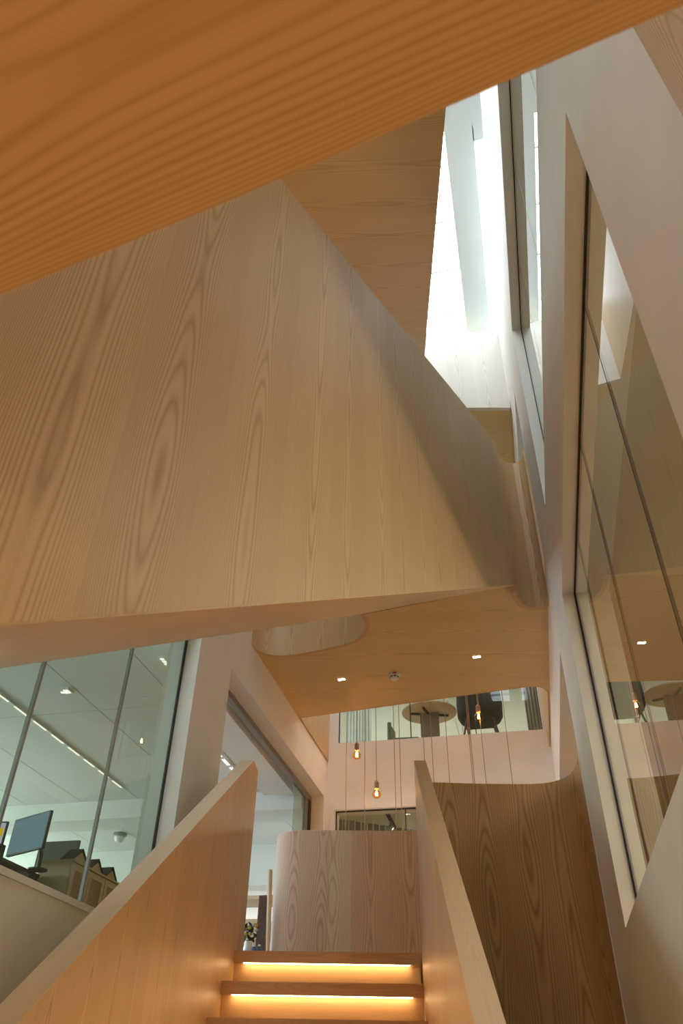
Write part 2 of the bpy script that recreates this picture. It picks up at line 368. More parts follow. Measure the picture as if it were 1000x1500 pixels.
# left balustrade: solid board, sloping cap, level end
def run_line(base, s0, s1): return [tuple(base + d1 * s0), tuple(base + d1 * s1)]
SG, ZG = 0.5822, 2.563
def zg(s): return min(ZG, ZG + SG * (s - 0.128))
TG = 0.118
mb = MB(); mb.board(run_line(GL, -5.6, 0.128), TG, [zg(-5.6) - 1.75, zg(0.128) - 1.75 - 0.06], [zg(-5.6) - 0.004, zg(0.128) - 0.004]); obj('balustrade_panel', mb, 'wood', lower)
mb = MB(); mb.board(run_line(GL, 0.13, 0.42) + [tuple(GL + d1 * 0.46 - n1 * 0.03)], TG - 0.02, 0.82, ZG - 0.004); obj('end_board', mb, 'wood', lower)
def cap(base, side, t, pts, thick=0.004, mat='wood_cap'):
    mb = MB()
    for (s0, z0), (s1, z1) in zip(pts, pts[1:]):
        a, b = base + d1 * s0, base + d1 * s1; o = n1 * (side * t)
        mb.poly([(*a, z0), (*b, z1), (*(b + o), z1), (*(a + o), z0)], g=(*d1, (z1 - z0) / (s1 - s0)))
        for e in (a, a + o):
            f = e + (b - a); mb.poly([(*e, z0 - thick), (*f, z1 - thick), (*f, z1), (*e, z0)], g=(*d1, 0.6))
    return mb
obj('handrail_cap', cap(GL, -1, TG, [(-5.6, zg(-5.6)), (0.128, ZG), (0.42, ZG)]), 'wood_cap', lower)
SF, ZF = 0.600, 2.387
def zf(s): return ZF + SF * (s + 0.37)
TF = 0.10
line = run_line(FR, -5.9, -0.37)
mb = MB(); mb.board(line[::-1], TF, [zf(-0.37) - 1.80, zf(-5.9) - 1.80], [zf(-0.37) - 0.004, zf(-5.9) - 0.004]); obj('balustrade_panel', mb, 'wood', lower)
obj('handrail_cap', cap(FR, 1, TF, [(-5.9, zf(-5.9)), (-3.2, zf(-3.2))]), 'wood_cap', lower)
obj('handrail_cap', cap(FR, 1, TF, [(-3.198, zf(-3.198)), (-0.37, zf(-0.37))]), 'wood_cap', lower)
# soffit of lower flight
gx, gy = d1 * S
def zl(x, y): return F1 + gx * (x - mid0.x) + gy * (y - mid0.y) - 0.36
pl = [tuple(GL - d1 * 4.6), tuple(FR - d1 * 4.6), tuple(FR), tuple(GL)]
mb = MB(); mb.prism(pl, zl, lambda x, y: zl(x, y) + 0.03, g=(tdir.x, tdir.y, 0)); obj('soffit', mb, 'wood_soffit', lower)

# ------------------------------------------------------------------ landing at the top of the flight, its balustrades
land = thing('landing', (-1.7, 7.2, 0.8), 'wooden landing at the top of the lit stair', 'landing')
mb = MB(); mb.prism([(XL + 0.005, 6.75), tuple(GL + d1 * 0.30), tuple(FR + d1 * 0.30), (-0.66, 7.05), (-0.66, 7.93), (-2.13, 7.665), (-2.39, 7.9), (-2.39, 8.5), (-2.46, 8.52), (XL + 0.01, 8.52)], 0.83, 1.0, g=(1, 0, 0)); obj('floor_slab', mb, 'wood_tread', land)
# curved board facing the stair
eb = thing('balustrade', (-1.6, 7.7, 0.83), 'pale ash board balustrade with rounded left end at the stair top', 'balustrade')
full = [(-0.66, 7.857), (-2.10, 7.597)] + arc(-2.155, 7.893, 0.30, 259.6, 180, 14)[1:] + [(-2.455, 8.5)]
def cut(line, a, b):            # part of a plan line between arc lengths a and b
    out = []; s = 0
    for p, q in zip(line, line[1:]):
        P, Q = Vector(p), Vector(q); l = (Q - P).length
        for t in ([max(a, s)] if s <= a < s + l else []): out.append(tuple(P + (Q - P) * ((t - s) / l)))
        if a < s + l <= b: out.append(q)
        elif s < b < s + l: out.append(tuple(P + (Q - P) * ((b - s) / l)))
        s += l
    return [p for i, p in enumerate(out) if i == 0 or (Vector(p) - Vector(out[i - 1])).length > 1e-5]
cuts = [0, 0.62, 0.995, 1.215, 3.0]
for i, (a, b) in enumerate(zip(cuts, cuts[1:])):
    mb = MB(); mb.board(cut(full, a + 0.0006, b - 0.0006)[::-1], 0.06, 1.0, 2.2, u0=a); obj('board', mb, 'e%d' % [3, 3, 2, 1][i], eb)
# concave board from the right balustrade to the right wall
db = thing('balustrade', (-0.1, 6.9, -1.5), 'tall ash board, its shade coloured in as brown, curving into the white wall right of the stair', 'balustrade')
dl = [(-0.78, 6.80), (-0.686, 6.823), (-0.333, 6.919), (0.0, 6.985), (0.12, 7.002)] + [(0.22, 7.005), (0.30, 6.985), (0.365, 6.945), (0.418, 6.885), (0.458, 6.81), (0.485, 6.72), (0.503, 6.60), (0.512, 6.48), (0.514, 6.36)]
mb = MB(); mb.board(dl, 0.05, -1.0, 2.33); obj('board', mb, 'wood_d_shaded', db)

# ------------------------------------------------------------------ bridge (landing of the next level)
bridge = thing('bridge', (-1, 7.8, ZC), 'ash clad bridge overhead between the two white walls', 'landing')
hole = [(-1.342, 6.627), (-1.325, 6.72), (-1.335, 6.83), (-1.365, 6.94), (-1.42, 7.04), (-1.51, 7.125), (-1.65, 7.195), (-1.83, 7.245), (-2.16, 7.315), (-2.34, 7.325), (-2.45, 7.30), (-2.54, 7.245), (-2.60, 7.15), (XL + 0.005, 7.0)]
corner = [(0.213, 6.36), (0.225, 6.45), (0.247, 6.54), (0.28, 6.615), (0.335, 6.675), (0.40, 6.70), (0.455, 6.69), (0.49, 6.655), (0.51, 6.60), (XR - 0.005, 6.50)]
def offset_line(line, t):       # the plan line moved t to the left of travel
    P = [Vector(p) for p in line]; out = []
    for i in range(len(P)):
        d = Vector((0, 0))
        if i > 0: d += (P[i] - P[i - 1]).normalized()
        if i < len(P) - 1: d += (P[i + 1] - P[i]).normalized()
        d.normalize(); out.append(tuple(P[i] + Vector((-d.y, d.x)) * t))
    return out
farc = [(XR, 8.93), (0.512, 8.82), (0.49, 8.74), (0.455, 8.675), (0.40, 8.625), (0.33, 8.60), (0.24, 8.60)]
poly = offset_line(hole[::-1], 0.03) + offset_line(corner, 0.03) + farc + [(-1.2, 8.80), (XL, 9.0)]
mb = MB(); mb.prism(poly, ZC, ZC + 0.20, g=(1, 0.16, 0)); obj('soffit', mb, 'wood_soffit', bridge)
mb = MB(); mb.board(hole[::-1], 0.05, ZC - 0.001, 5.75); obj('board', mb, 'wood', bridge, label='pale board curving round the opening in the soffit')
mb = MB(); mb.board(corner[::-1], -0.05, 3.93, 5.83); obj('board', mb, 'wood', bridge, label='rounded corner board against the right wall')
mb = MB(); mb.board([(XL + 0.003, 9.0), (-1.2, 8.80), (0.24, 8.60)] + farc[::-1][1:-1] + [(XR - 0.004, 8.93), (XR - 0.004, YF - 0.004)], 0.02, ZC - 0.001, 5.6); obj('board', mb, 'wood', bridge)
mb = MB(); mb.board([(XL + 0.022, YF - 0.004), (XL + 0.022, 9.0)], -0.02, ZC - 0.001, 5.6); obj('board', mb, 'wood', bridge)
for i, (x, y, lb) in enumerate(((-1.851, 8.019, 'small square twin downlight in the soffit near the left wall'), (-0.259, 7.748, 'small square twin downlight in the soffit near the right wall'))):
    t = thing('downlight', (x, y, ZC), lb, 'downlight', 'downlights in the bridge soffit')
    c, s_ = math.cos(rad(-9)), math.sin(rad(-9)); X, Y = Vector((c, s_, 0)), Vector((-s_, c, 0)); o = Vector((x, y, ZC))
    mb = MB(); mb.obox(o - X * 0.046 - Y * 0.024 - Vector((0, 0, 0.003)), X * 0.092, Y * 0.048, (0, 0, 0.0028)); obj('trim_plate', mb, 'whiteplastic', t)
    for k in (-1, 1):
        mb = MB(); mb.obox(o + X * (k * 0.022 - 0.016) - Y * 0.016 - Vector((0, 0, 0.006)), X * 0.032, Y * 0.032, (0, 0, 0.003)); obj('lens', mb, 'downlight', t, label='glowing lens')
t = thing('smoke_detector', (-1.226, 8.009, ZC), 'white round smoke detector on the wooden soffit between two downlights', 'smoke detector')
mb = MB(); mb.lathe((-1.226, 8.009, ZC), [(0.0, -0.001), (0.072, -0.001), (0.072, -0.022), (0.066, -0.03), (0.0, -0.03)]); obj('base', mb, 'whiteplastic', t)
mb = MB(); mb.lathe((-1.226, 8.009, ZC), [(0.052, -0.03), (0.05, -0.05), (0.038, -0.06), (0.03, -0.068), (0.0, -0.07)]); obj('sensor_head', mb, 'whiteplastic', t)
for k in range(8):
    a = k * PI / 4 + 0.3; p = Vector((-1.226 + 0.052 * math.cos(a), 8.009 + 0.052 * math.sin(a), ZC - 0.046)); tx = Vector((-math.sin(a), math.cos(a), 0))
    mb = MB(); mb.obox(p - tx * 0.014, tx * 0.028, Vector((math.cos(a), math.sin(a), 0)) * 0.003, (0, 0, 0.012)); obj('vent', mb, 'darkgap', t)
mb = MB(); mb.obox((-1.226 - 0.005, 8.009 - 0.076, ZC - 0.022), (0.042, 0, 0), (0, 0.006, 0), (0, 0, 0.016)); obj('indicator', mb, 'red', t, label='dark red indicator window')

# ------------------------------------------------------------------ flight rising to the bridge
AZ2 = 9.36
d2 = Vector((math.sin(rad(AZ2)), math.cos(rad(AZ2)))); n2 = Vector((math.cos(rad(AZ2)), -math.sin(rad(AZ2))))
P2 = Vector((0.223, 6.357)); S2 = 0.6173; WB = 1.59
def zb2(x, y): return ZC + S2 * ((Vector((x, y)) - P2).dot(d2))
up = thing('stair_flight', (-1, 3.5, 1.0), 'tall ash sided stair flight rising overhead towards the bridge', 'staircase')
sB = -5.98
A0, A1 = P2 + d2 * sB, P2 + d2 * 0.0
B0, B1 = A0 - n2 * WB, A1 - n2 * WB
mb = MB(); mb.prism([tuple(B0), tuple(A0 - n2 * 0.001), tuple(A1 - n2 * 0.001), tuple(B1)], zb2, lambda x, y: zb2(x, y) + 0.03, g=(n2.x, n2.y, 0.0)); obj('soffit', mb, 'wood_soffit', up)
HB = 1.80
def ztop(s): return ZC + S2 * s + 1.885
L2 = [tuple(P2 + d2 * s) for s in (sB, -0.17, -0.08, 0.0)]
ss = (sB, -0.17, -0.08, 0.0)
mb = MB(); mb.board(L2, 0.06, [ZC + S2 * s + 0.004 for s in ss[:-1]] + [ZC - 0.07], [ztop(sB) , ztop(-0.17), 5.835, 5.83]); obj('side_panel', mb, 'wood', up, label='large ash side panel with vertical grain')
L3 = [tuple(Vector(p) - n2 * (WB - 0.06)) for p in (L2[0], L2[-1])]
mb = MB(); mb.board(L3, 0.06, [ZC + S2 * sB, ZC + 0.0], [ztop(sB), ztop(0.0)]); obj('side_panel', mb, 'wood', up)
for k in range(17):
    s = -0.16 - 0.2835 * k; z = 4.2 - 0.1755 * k
    if s < -4.7: break
    a, b = P2 + d2 * s - n2 * 0.07, P2 + d2 * s - n2 * (WB - 0.07)
    mb = MB(); mb.obox((*a, z - 0.05), (*(b - a), 0), (*(d2 * 0.31), 0), (0, 0, 0.05), g=(*n2, 0)); obj('tread', mb, 'wood_tread', up)
    mb = MB(); mb.obox((*(a + d2 * 0.05), z - 0.1755), (*(b - a), 0), (*(d2 * 0.018), 0), (0, 0, 0.1255), g=(*n2, 0)); obj('riser', mb, 'wood_tread', up)
    mb = MB(); mb.obox((*(a + d2 * 0.012 - n2 * 0.08), z - 0.057), (*((b - a) * 0.88), 0), (*(d2 * 0.016), 0), (0, 0, 0.0062)); obj('led_strip', mb, 'led_soft', up)

# landing slab just above the camera
near = thing('landing', (-1, -0.8, 0.65), 'blurred orange ash soffit of the landing right above the camera', 'landing')
def ya(x): return 0.296 - 0.193 * x
mb = MB(); mb.prism([(XL, -2.2), (XR - 0.005, -2.2), (XR - 0.005, ya(XR)), (0.19, ya(0.19) + 0.0), (-0.2, ya(-0.2) + 0.003), (-0.74, ya(-0.74)), (XL, ya(XL) - 0.1)], 0.65, 1.0, g=(1, -0.193, 0)); obj('soffit', mb, 'wood_coarse_dim', near)
mb = MB(); mb.box(XR - 0.012, XR - 0.001, -2.2, 0.87, 1.0, 2.3); obj('side_panel', mb, 'wood', near, label='ash panel on the right wall beside the landing')

# ------------------------------------------------------------------ top flight and top landing
YT, ZT = 7.05, 7.17
gJ = Vector((math.sin(rad(AZ1)), math.cos(rad(AZ1)))) * S
def zj(x, y): return ZT + gJ.x * x + gJ.y * (y - YT)
def xj(y): return 0.063 - 0.1356 * (y - 1.83)
top = thing('stair_flight', (-0.8, 4.5, 4.2), 'upper ash stair soffit with cross grain beside the bright skylight', 'staircase')
W3 = 1.36
pj = [(xj(0.9) - W3, 0.62), (xj(0.9), 0.9), (xj(7.2), 7.2), (xj(7.0) - W3, 6.9)]
mb = MB(); mb.prism(pj, zj, lambda x, y: zj(x, y) + 0.04, g=(1, 0.19, 0)); obj('soffit', mb, 'wood_soffit', top)
for off, t_ in ((0.0, 0.05), (-W3 + 0.05, 0.05)):
    l = [(xj(y) + off, y) for y in (0.9, 7.1)]
    mb = MB(); mb.board(l, t_, [zj(*p) + 0.03 for p in l], [zj(*p) + 1.80 for p in l]); obj('side_panel', mb, 'wood', top)
tl = thing('landing', (-1, 8, ZT), 'top ash landing with a front board coloured pale as if skylit', 'landing')
yt = lambda x: 7.046 + 0.205 * x
mb = MB(); mb.prism([(-2.0, yt(-2.0) + 0.05), (XR - 0.004, yt(XR) + 0.05), (XR - 0.004, 9.0), (-2.0, 9.0)], ZT, ZT + 0.2, g=(1, 0.2, 0)); obj('soffit', mb, 'wood_soffit', tl)
mb = MB(); mb.board([(xj(7.1) - 0.02, yt(xj(7.1))), (XR - 0.006, yt(XR))], 0.05, ZT - 0.001, 8.70); obj('front_board', mb, 'wood_skylit', tl)

# ------------------------------------------------------------------ glazing
def glazing(name, label, x, ys, z0, z1, mat, bar=0.012, barmat='alu', framemat='black', fr=0.02):
    w = sroot(name, (x, (ys[0] + ys[-1]) / 2, z0), label)
    for a, b in zip(ys, ys[1:]):
        mb = MB(); mb.box(x - 0.006, x + 0.006, a + bar / 2, b - bar / 2, z0, z1); obj('glass_pane', mb, mat, w)
    for y in ys[1:-1]:
        mb = MB(); mb.box(x - max(bar, 0.006), x + max(bar, 0.006), y - bar, y + bar, z0, z1); obj('mullion', mb, barmat, w)
    for (a, b, c, d) in ((ys[0] - fr, ys[-1] + fr, z1, z1 + fr), (ys[0] - fr, ys[-1] + fr, z0 - fr, z0), (ys[0] - fr, ys[0], z0, z1), (ys[-1], ys[-1] + fr, z0, z1)):
        mb = MB(); mb.box(x - fr * 0.5, x + fr * 0.5, a, b, c, d); obj('frame', mb, framemat, w)
    return w
w1 = glazing('window_1', 'tall office glazing on the left wall', XL - 0.14, [0.82, 1.8, 2.8, 3.79, 4.80, 5.70], 0.99, 3.45, 'glass', 0.011)
mb = MB(); mb.box(XL - 0.30, XL + 0.006, 0.8, 5.72, 0.935, 0.972, (0, 1, 0)); obj('sill_trim', mb, 'whiteplastic', w1)
w2 = glazing('window_2', 'tall interior glazing on the right wall mirroring the hall', XR + 0.098, [1.57, 2.51, 3.515, 4.47, 5.235], 0.90, 3.16, 'glass_side', 0.006, 'black', fr=0.024)
w3 = glazing('window_3', 'upper glazing on the right wall below the skylight', XR + 0.098, [1.02, 2.2, 3.4, 4.4, 5.225], 4.07, 6.345, 'glass_side', 0.003, 'charcoal')
def fglaz(name, label, xs, z0, z1):
    w = sroot(name, (xs[0], YF + 0.06, z0), label)
    for a, b in zip(xs, xs[1:]):
        mb = MB(); mb.box(a + 0.004, b - 0.004, YF + 0.04, YF + 0.052, z0, z1); obj('glass_pane', mb, 'glass_far', w)
    for x in xs[1:-1]:
        mb = MB(); mb.box(x - 0.007, x + 0.007, YF + 0.036, YF + 0.056, z0, z1); obj('mullion', mb, 'charcoal', w)
    for (a, b, c, d) in ((xs[0] - 0.012, xs[0], z0, z1), (xs[-1], xs[-1] + 0.012, z0, z1), (xs[0] - .012, xs[-1] + .012, z1, z1 + 0.012)):
        mb = MB(); mb.box(a, b, YF + 0.03, YF + 0.06, c, d); obj('frame', mb, 'black', w)
    return w
fglaz('window_4', 'upper interior window in the end wall showing a meeting room', [-2.458, -1.40, -0.47, 0.437], 4.26, 6.48)
w5 = fglaz('window_5', 'lower interior window in the end wall above the wooden board', [-2.478, -1.52, -0.212], 1.62, 3.283)
for (a, b, c, d) in ((-2.56, -0.15, 3.30, 3.375), (-2.56, -2.492, 1.55, 3.30)):
    mb = MB(); mb.box(a, b, YF - 0.012, YF + 0.002, c, d, (1, 0, 0)); obj('frame', mb, 'white', w5)
# sliding glass front in the left opening
d1r = sroot('door_1', (-2.83, 8.5, 1.0), 'framed glass office front beyond the stair top')
for (y0, y1, z0, z1, m_) in ((6.5, 10.46, 3.40, 3.465, 'joint'), (10.34, 10.46, 1.0, 3.40, 'black')):
    mb = MB(); mb.box(-2.87, -2.81, y0, y1, z0, z1, (0, 1, 0)); obj('frame', mb, m_, d1r)
mb = MB(); mb.box(-2.86, -2.82, 10.22, 10.34, 1.0, 3.40); obj('frame', mb, 'alu', d1r)
mb = MB(); mb.box(-2.846, -2.834, 9.7, 10.22, 1.02, 3.40); obj('glass_pane', mb, 'glass', d1r)

# ------------------------------------------------------------------ office behind the left wall
OX0, OX1, OY0, OY1, OC = -9.6, -2.93, -1.6, 17.0, 3.56
mb = MB(); mb.box(OX0 - 0.2, OX1, OY0, OY1, 0.75, 0.97, (0, 1, 0)); struct('floor_office', mb, 'carpet', 'grey office floor')
struct('wall_office_back', wall('x', OX0, -0.2, OY0, OY1, 0.9, 3.8, [(OY0 + 0.5, OY1 - 0.5, 1.75, 3.35)]), 'white')
mb = MB(); mb.box(OX0, OX1 + 0.3, OY1, OY1 + 0.15, 0.9, 3.8); mb.box(OX0, OX1, OY0 - 0.15, OY0, 0.9, 3.8); mb.box(OX1, OX1 + 0.1, 10.81, OY1, .9, 3.8); struct('wall_office_end', mb, 'white')
oc = sroot('ceiling_office', (-6, 6, OC), 'white panelled office ceiling')
xs = [OX1 + 0.0, -3.56, -4.53, -5.40, -6.3, -7.2, -8.1, -9.0, OX0]
yy = [OY0, 1.4, 4.4, 7.4, 10.5, 12.7, 14.8, OY1]
for xa, xb in zip(xs, xs[1:]):
    for a, b in zip(yy, yy[1:]):
        mb = MB(); mb.box(xb + 0.006, xa - 0.006, a + 0.004, b - 0.004, OC, OC + 0.03, (0, 1, 0)); obj('ceiling_panel', mb, 'ceiling_white', oc, smooth=False)
mb = MB(); mb.box(OX0, OX1, OY0, OY1, OC + 0.03, OC + 0.1); obj('ceiling_void', mb, 'joint', oc)
mb = MB(); mb.box(OX0, OX1, 10.4, 10.9, 3.30, OC); obj('downstand_beam', mb, 'ceiling_white', oc)
mb = MB(); mb.box(OX0, OX1, 13.0, 13.4, 2.93, OC); obj('downstand_beam', mb, 'ceiling_white', oc)
mb = MB(); mb.box(-3.42, -3.0, 7.3, 10.2, 3.44, OC); obj('downstand_beam', mb, 'ceiling_white', oc)
def lum(x, y0, y1, label, w=0.05, n=6, lit=True):
    t = thing('linear_light', (x, (y0 + y1) / 2, OC), label, 'ceiling light', 'linear lights on the office ceiling')
    mb = MB(); mb.box(x - w / 2, x + w / 2, y0, y1, OC - 0.022, OC - 0.0005, (0, 1, 0)); obj('housing', mb, 'whiteplastic', t)
    st = (y1 - y0) / n
    for k in range(n):
        mb = MB(); mb.box(x - w * 0.33, x + w * 0.33, y0 + st * (k + 0.15), y0 + st * (k + 0.85), OC - 0.026, OC - 0.021, (0, 1, 0)); obj('lens', mb, 'linear', t)
lum(-5.40, 6.2, 9.9, 'long thin white light track on the left office ceiling', 0.035, 9)
lum(-3.30, 6.30, 6.62, 'short dotted ceiling light near the dark glass edge', 0.06, 6)
lum(-4.62, 6.78, 6.90, 'tiny bright ceiling light between the two mullions', 0.09, 1)
lum(-3.62, 8.4, 9.6, 'grey linear light seen through the opening beside the stair', 0.06, 4)
t = thing('camera_dome', (-6.45, 12.0, OC), 'white dome detector hanging from the office ceiling', 'detector')
mb = MB(); mb.lathe((-6.45, 12.0, OC), [(0, -.001), (0.11, -.001), (0.11, -0.035), (0.085, -0.05), (0, -0.05)]); obj('base', mb, 'alu', t)
mb = MB(); mb.lathe((-6.45, 12.0, OC), [(0.078, -0.05), (0.078, -0.09), (0.06, -0.13), (0.025, -0.15), (0, -0.155)]); obj('dome', mb, 'whiteplastic', t)
t = obj('call_point', (lambda m_: (m_.box(-3.46, -3.42, 9.2, 9.34, 3.455, 3.52), m_)[1])(MB()), 'red'); tag(t, 'small red fire sensor on the white ceiling beam past the opening', 'sensor')

# cabinets
def cabinet(y0, label):
    t = thing('cabinet', (-4.42, y0 + 0.335, 0.97), label, 'cabinet', 'rattan cabinets behind the office glass')
    x0, x1, z0, z1, w = -4.55, -4.2, 0.98, 1.87, 0.67
    mb = MB(); mb.box(x0, x1 - 0.02, y0, y0 + w, z0 + 0.05, z1 - 0.02); mb.box(x0 + 0.03, x1 - 0.05, y0 + 0.03, y0 + w - 0.03, z0 - 0.01, z0 + 0.05); obj('body', mb, 'cab', t)
    mb = MB(); mb.box(x0 - 0.005, x1 + 0.005, y0 - 0.004, y0 + w + 0.002, z1 - 0.02, z1, (0, 1, 0)); obj('top_panel', mb, 'cab', t)
    for k in (0, 1):
        a, b = y0 + 0.004 + k * w / 2, y0 - 0.004 + (k + 1) * w / 2; f = 0.055
        mb = MB()
        for (ya_, yb_, za, zb) in ((a, a + f, z0 + 0.06, z1 - 0.03), (b - f, b, z0 + 0.06, z1 - 0.03), (a + f, b - f, z1 - 0.03 - f, z1 - 0.03), (a + f, b - f, z0 + 0.06, z0 + 0.06 + f)): mb.box(x1 - 0.018, x1, ya_, yb_, za, zb)
        dr = obj('door', mb, 'cab', t)
        mb = MB(); mb.box(x1 - 0.016, x1 - 0.008, a + f, b - f, z0 + 0.06 + f, z1 - 0.03 - f); obj('rattan_panel', mb, 'rattan', dr)
        yk = b - 0.03 if k == 0 else a + 0.03
        mb = MB(); mb.tube([(x1 - 0.001, yk, 1.5), (x1 + 0.018, yk, 1.5)], 0.009, 8); obj('knob', mb, 'cab', dr)
    return t
cabinet(7.02, 'oak cabinet with rattan doors, nearest to the computer screens')
cabinet(7.695, 'oak cabinet with rattan doors, behind the right glass joint')
cabinet(8.37, 'oak cabinet with rattan doors, half hidden by the stair cap')
def roof_box(y0, w, h, label, x0=-4.36, x1=-4.215):
    t = thing('felt_house', ((x0 + x1) / 2, y0 + w / 2, 1.87), label, 'felt house', 'black felt gabled boxes on the cabinets')
    e = 0.012
    mb = MB(); z = 1.872
    for (ya_, yb_) in ((y0, y0 + w / 2), (y0 + w, y0 + w / 2)):
        mb.poly([(x0, ya_, z), (x1, ya_, z), (x1, yb_, z + h), (x0, yb_, z + h)], (1, 0, 0))
        s_ = e if ya_ < yb_ else -e
        mb.poly([(x0, ya_ + s_, z), (x0, yb_, z + h - e * 2), (x1, yb_, z + h - e * 2), (x1, ya_ + s_, z)], (1, 0, 0))
    mb.poly([(x0, y0, z), (x0, y0 + w / 2, z + h), (x0, y0 + w, z)]); obj('felt_roof', mb, 'felt', t)
    mb = MB(); mb.prism([(x1 - 0.03, y0 + e), (x1 - 0.012, y0 + e), (x1 - 0.012, y0 + w - e), (x1 - 0.03, y0 + w - e)], z, lambda x, y: z + 0.002); mb.poly([(x1 - 0.012, y0 + e, z), (x1 - 0.012, y0 + w - e, z), (x1 - 0.012, y0 + w / 2, z + h - 2 * e)]); mb.poly([(x1 - 0.03, y0 + e, z), (x1 - 0.03, y0 + w / 2, z + h - 2 * e), (x1 - 0.03, y0 + w - e, z)])
    obj('gable', mb, 'cab', t)
roof_box(7.02, 0.32, 0.13, 'black felt gabled box with wooden front, at the cabinet corner')
roof_box(7.38, 0.28, 0.12, 'black felt gabled box, second from the cabinet corner')
roof_box(7.70, 0.28, 0.12, 'black felt gabled box just right of the glass joint')
roof_box(8.25, 0.50, 0.10, 'wide low black felt box at the far end of the cabinets')
# desk, screens
t = thing('desk', (-4.9, 6.5, 0.97), 'dark office desk edge behind the left glass sill', 'desk')
mb = MB(); mb.box(-5.6, -4.5, 4.7, 6.98, 1.70, 1.73, (0, 1, 0)); obj('desk_top', mb, 'charcoal', t)
mb = MB(); mb.box(-5.4, -4.62, 6.1, 6.85, 1.54, 1.68); obj('cable_tray', mb, 'charcoal', t)
for x in (-5.5, -4.5):
    for y in (4.8, 6.88):
        mb = MB(); mb.box(x - 0.03, x + 0.03, y - 0.03, y + 0.03, 0.975, 1.70); obj('leg', mb, 'charcoal', t)
def monitor(bl, br, hgt, tilt, label, scr, ui=False):
    bl, br = Vector(bl), Vector(br); ax = (br - bl); nrm = Vector((ax.y, -ax.x, 0)).normalized()
    upv = (Vector((0, 0, 1)) - nrm * tilt).normalized() * hgt; c = (bl + br) / 2
    t = thing('monitor', (c.x, c.y, 1.735), label, 'monitor', 'screens on the office desk')
    mb = MB(); mb.obox(bl - nrm * 0.03, ax, nrm * 0.03, upv); obj('casing', mb, 'charcoal', t)
    e = ax.normalized() * 0.012; f = upv.normalized() * 0.014
    mb = MB(); mb.obox(bl + e + f + nrm * 0.0005, ax - 2 * e, nrm * 0.001, upv - 2 * f); sc = obj('screen', mb, scr, t)
    if ui:
        mb = MB(); mb.obox(bl + ax * 0.62 + upv * 0.60 + nrm * 0.002, ax * 0.33, nrm * 0.001, upv * 0.22); obj('window_block', mb, 'ui_yellow', sc)
    m_ = bl + ax * 0.5 + upv * 0.35 - nrm * 0.03
    mb = MB(); mb.tube([m_, m_ - nrm * 0.12, (m_ - nrm * 0.16) - Vector((0, 0, 0.1)), Vector((m_.x, m_.y, 1.74)) - nrm * 0.16], 0.02, 8); obj('arm', mb, 'charcoal', t)
    mb = MB(); mb.lathe(Vector((m_.x, m_.y, 1.732)) - nrm * 0.16, [(0, 0), (0.09, 0), (0.09, 0.012), (0, 0.012)]); obj('foot', mb, 'charcoal', t)
monitor((-4.776, 6.776, 1.85), (-4.269, 6.546, 1.85), 0.335, 0.0, 'wide computer screen with pale blue display, tilted at the sill', 'screen')
monitor((-5.25, 6.70, 1.83), (-4.84, 6.76, 1.83), 0.34, 0.0, 'computer screen with a yellow block, cut by the left picture edge', 'screen_ui', True)
monitor((-5.45, 8.30, 2.12), (-4.95, 8.30, 2.12), 0.29, 0, 'dark unlit screen standing behind the gabled felt boxes', 'charcoal')
t = thing('desk', (-5.2, 8.6, 0.97), 'second dark desk behind the rattan cabinets', 'desk')
mb = MB(); mb.box(-5.7, -4.75, 7.9, 9.3, 1.70, 1.73, (0, 1, 0)); obj('desk_top', mb, 'charcoal', t)
for x in (-5.6, -4.85):
    for y in (8.0, 9.2):
        mb = MB(); mb.box(x - 0.03, x + 0.03, y - 0.03, y + 0.03, 0.975, 1.70); obj('leg', mb, 'charcoal', t)
t = thing('office_chair', (-4.1, 5.8, 0.97), 'black office chair low at the desk behind the left end of the sill', 'chair')
mb = MB(); mb.box(-4.32, -3.92, 5.58, 6.0, 1.37, 1.44); obj('seat', mb, 'felt', t)
mb = MB(); mb.tube([(-4.12, 5.79, 1.0), (-4.12, 5.79, 1.37)], 0.03); obj('gas_lift', mb, 'charcoal', t)
for k in range(5):
    a = 2 * PI * k / 5; mb = MB(); mb.tube([(-4.12, 5.79, 1.03), (-4.12 + 0.28 * math.cos(a), 5.79 + 0.28 * math.sin(a), 1.0)], 0.022); obj('leg', mb, 'charcoal', t)
mb = MB(); mb.box(-4.30, -3.94, 5.50, 5.56, 1.44, 1.60); obj('backrest', mb, 'felt', t)

# things in the far end of the office, seen through the opening
t = thing('shelf', (-3.6, 10.95, 0.97), 'pine shelving frame with open shelves past the wooden post', 'shelf')
for (x, y) in ((-4.35, 11.3), (-3.47, 11.3), (-4.35, 11.75), (-3.47, 11.75)):
    mb = MB(); mb.box(x - 0.025, x + 0.025, y - 0.025, y + 0.025, 0.975, 2.45); obj('upright', mb, 'pine', t)
for z in (1.35, 1.85, 2.36):
    mb = MB(); mb.box(-4.4, -3.30, 11.27, 11.8, z, z + 0.05, (1, 0, 0)); obj('shelf_board', mb, 'pine', t)
tag(obj('post', (lambda m_: (m_.tube([(-3.06, 9.8, 0.975), (-3.13, 9.8, 2.38)], 0.03, 8), m_)[1])(MB()), 'pine'), 'slim round pine post leaning beside the curved board', 'post')
tag(obj('post', (lambda m_: (m_.tube([(-4.35, 9.15, 0.975), (-4.35, 9.15, 1.98)], 0.03, 8), m_)[1])(MB()), 'pine'), 'slim pine post just beyond the rattan cabinets', 'post')
mb = MB(); npl = 14
ln = [(-3.66 + 0.16 * i / npl, 11.05 + 0.02 * math.sin(i * 2.1)) for i in range(npl + 1)]; mb.board(ln, 0.006, 1.0, 2.36); tag(obj('curtain', mb, 'curtain'), 'brown striped curtain hanging at the shelf', 'curtain')
t = thing('wooden_box', (-3.75, 11.5, 1.91), 'pale wooden box on the shelf above the flowers', 'box')
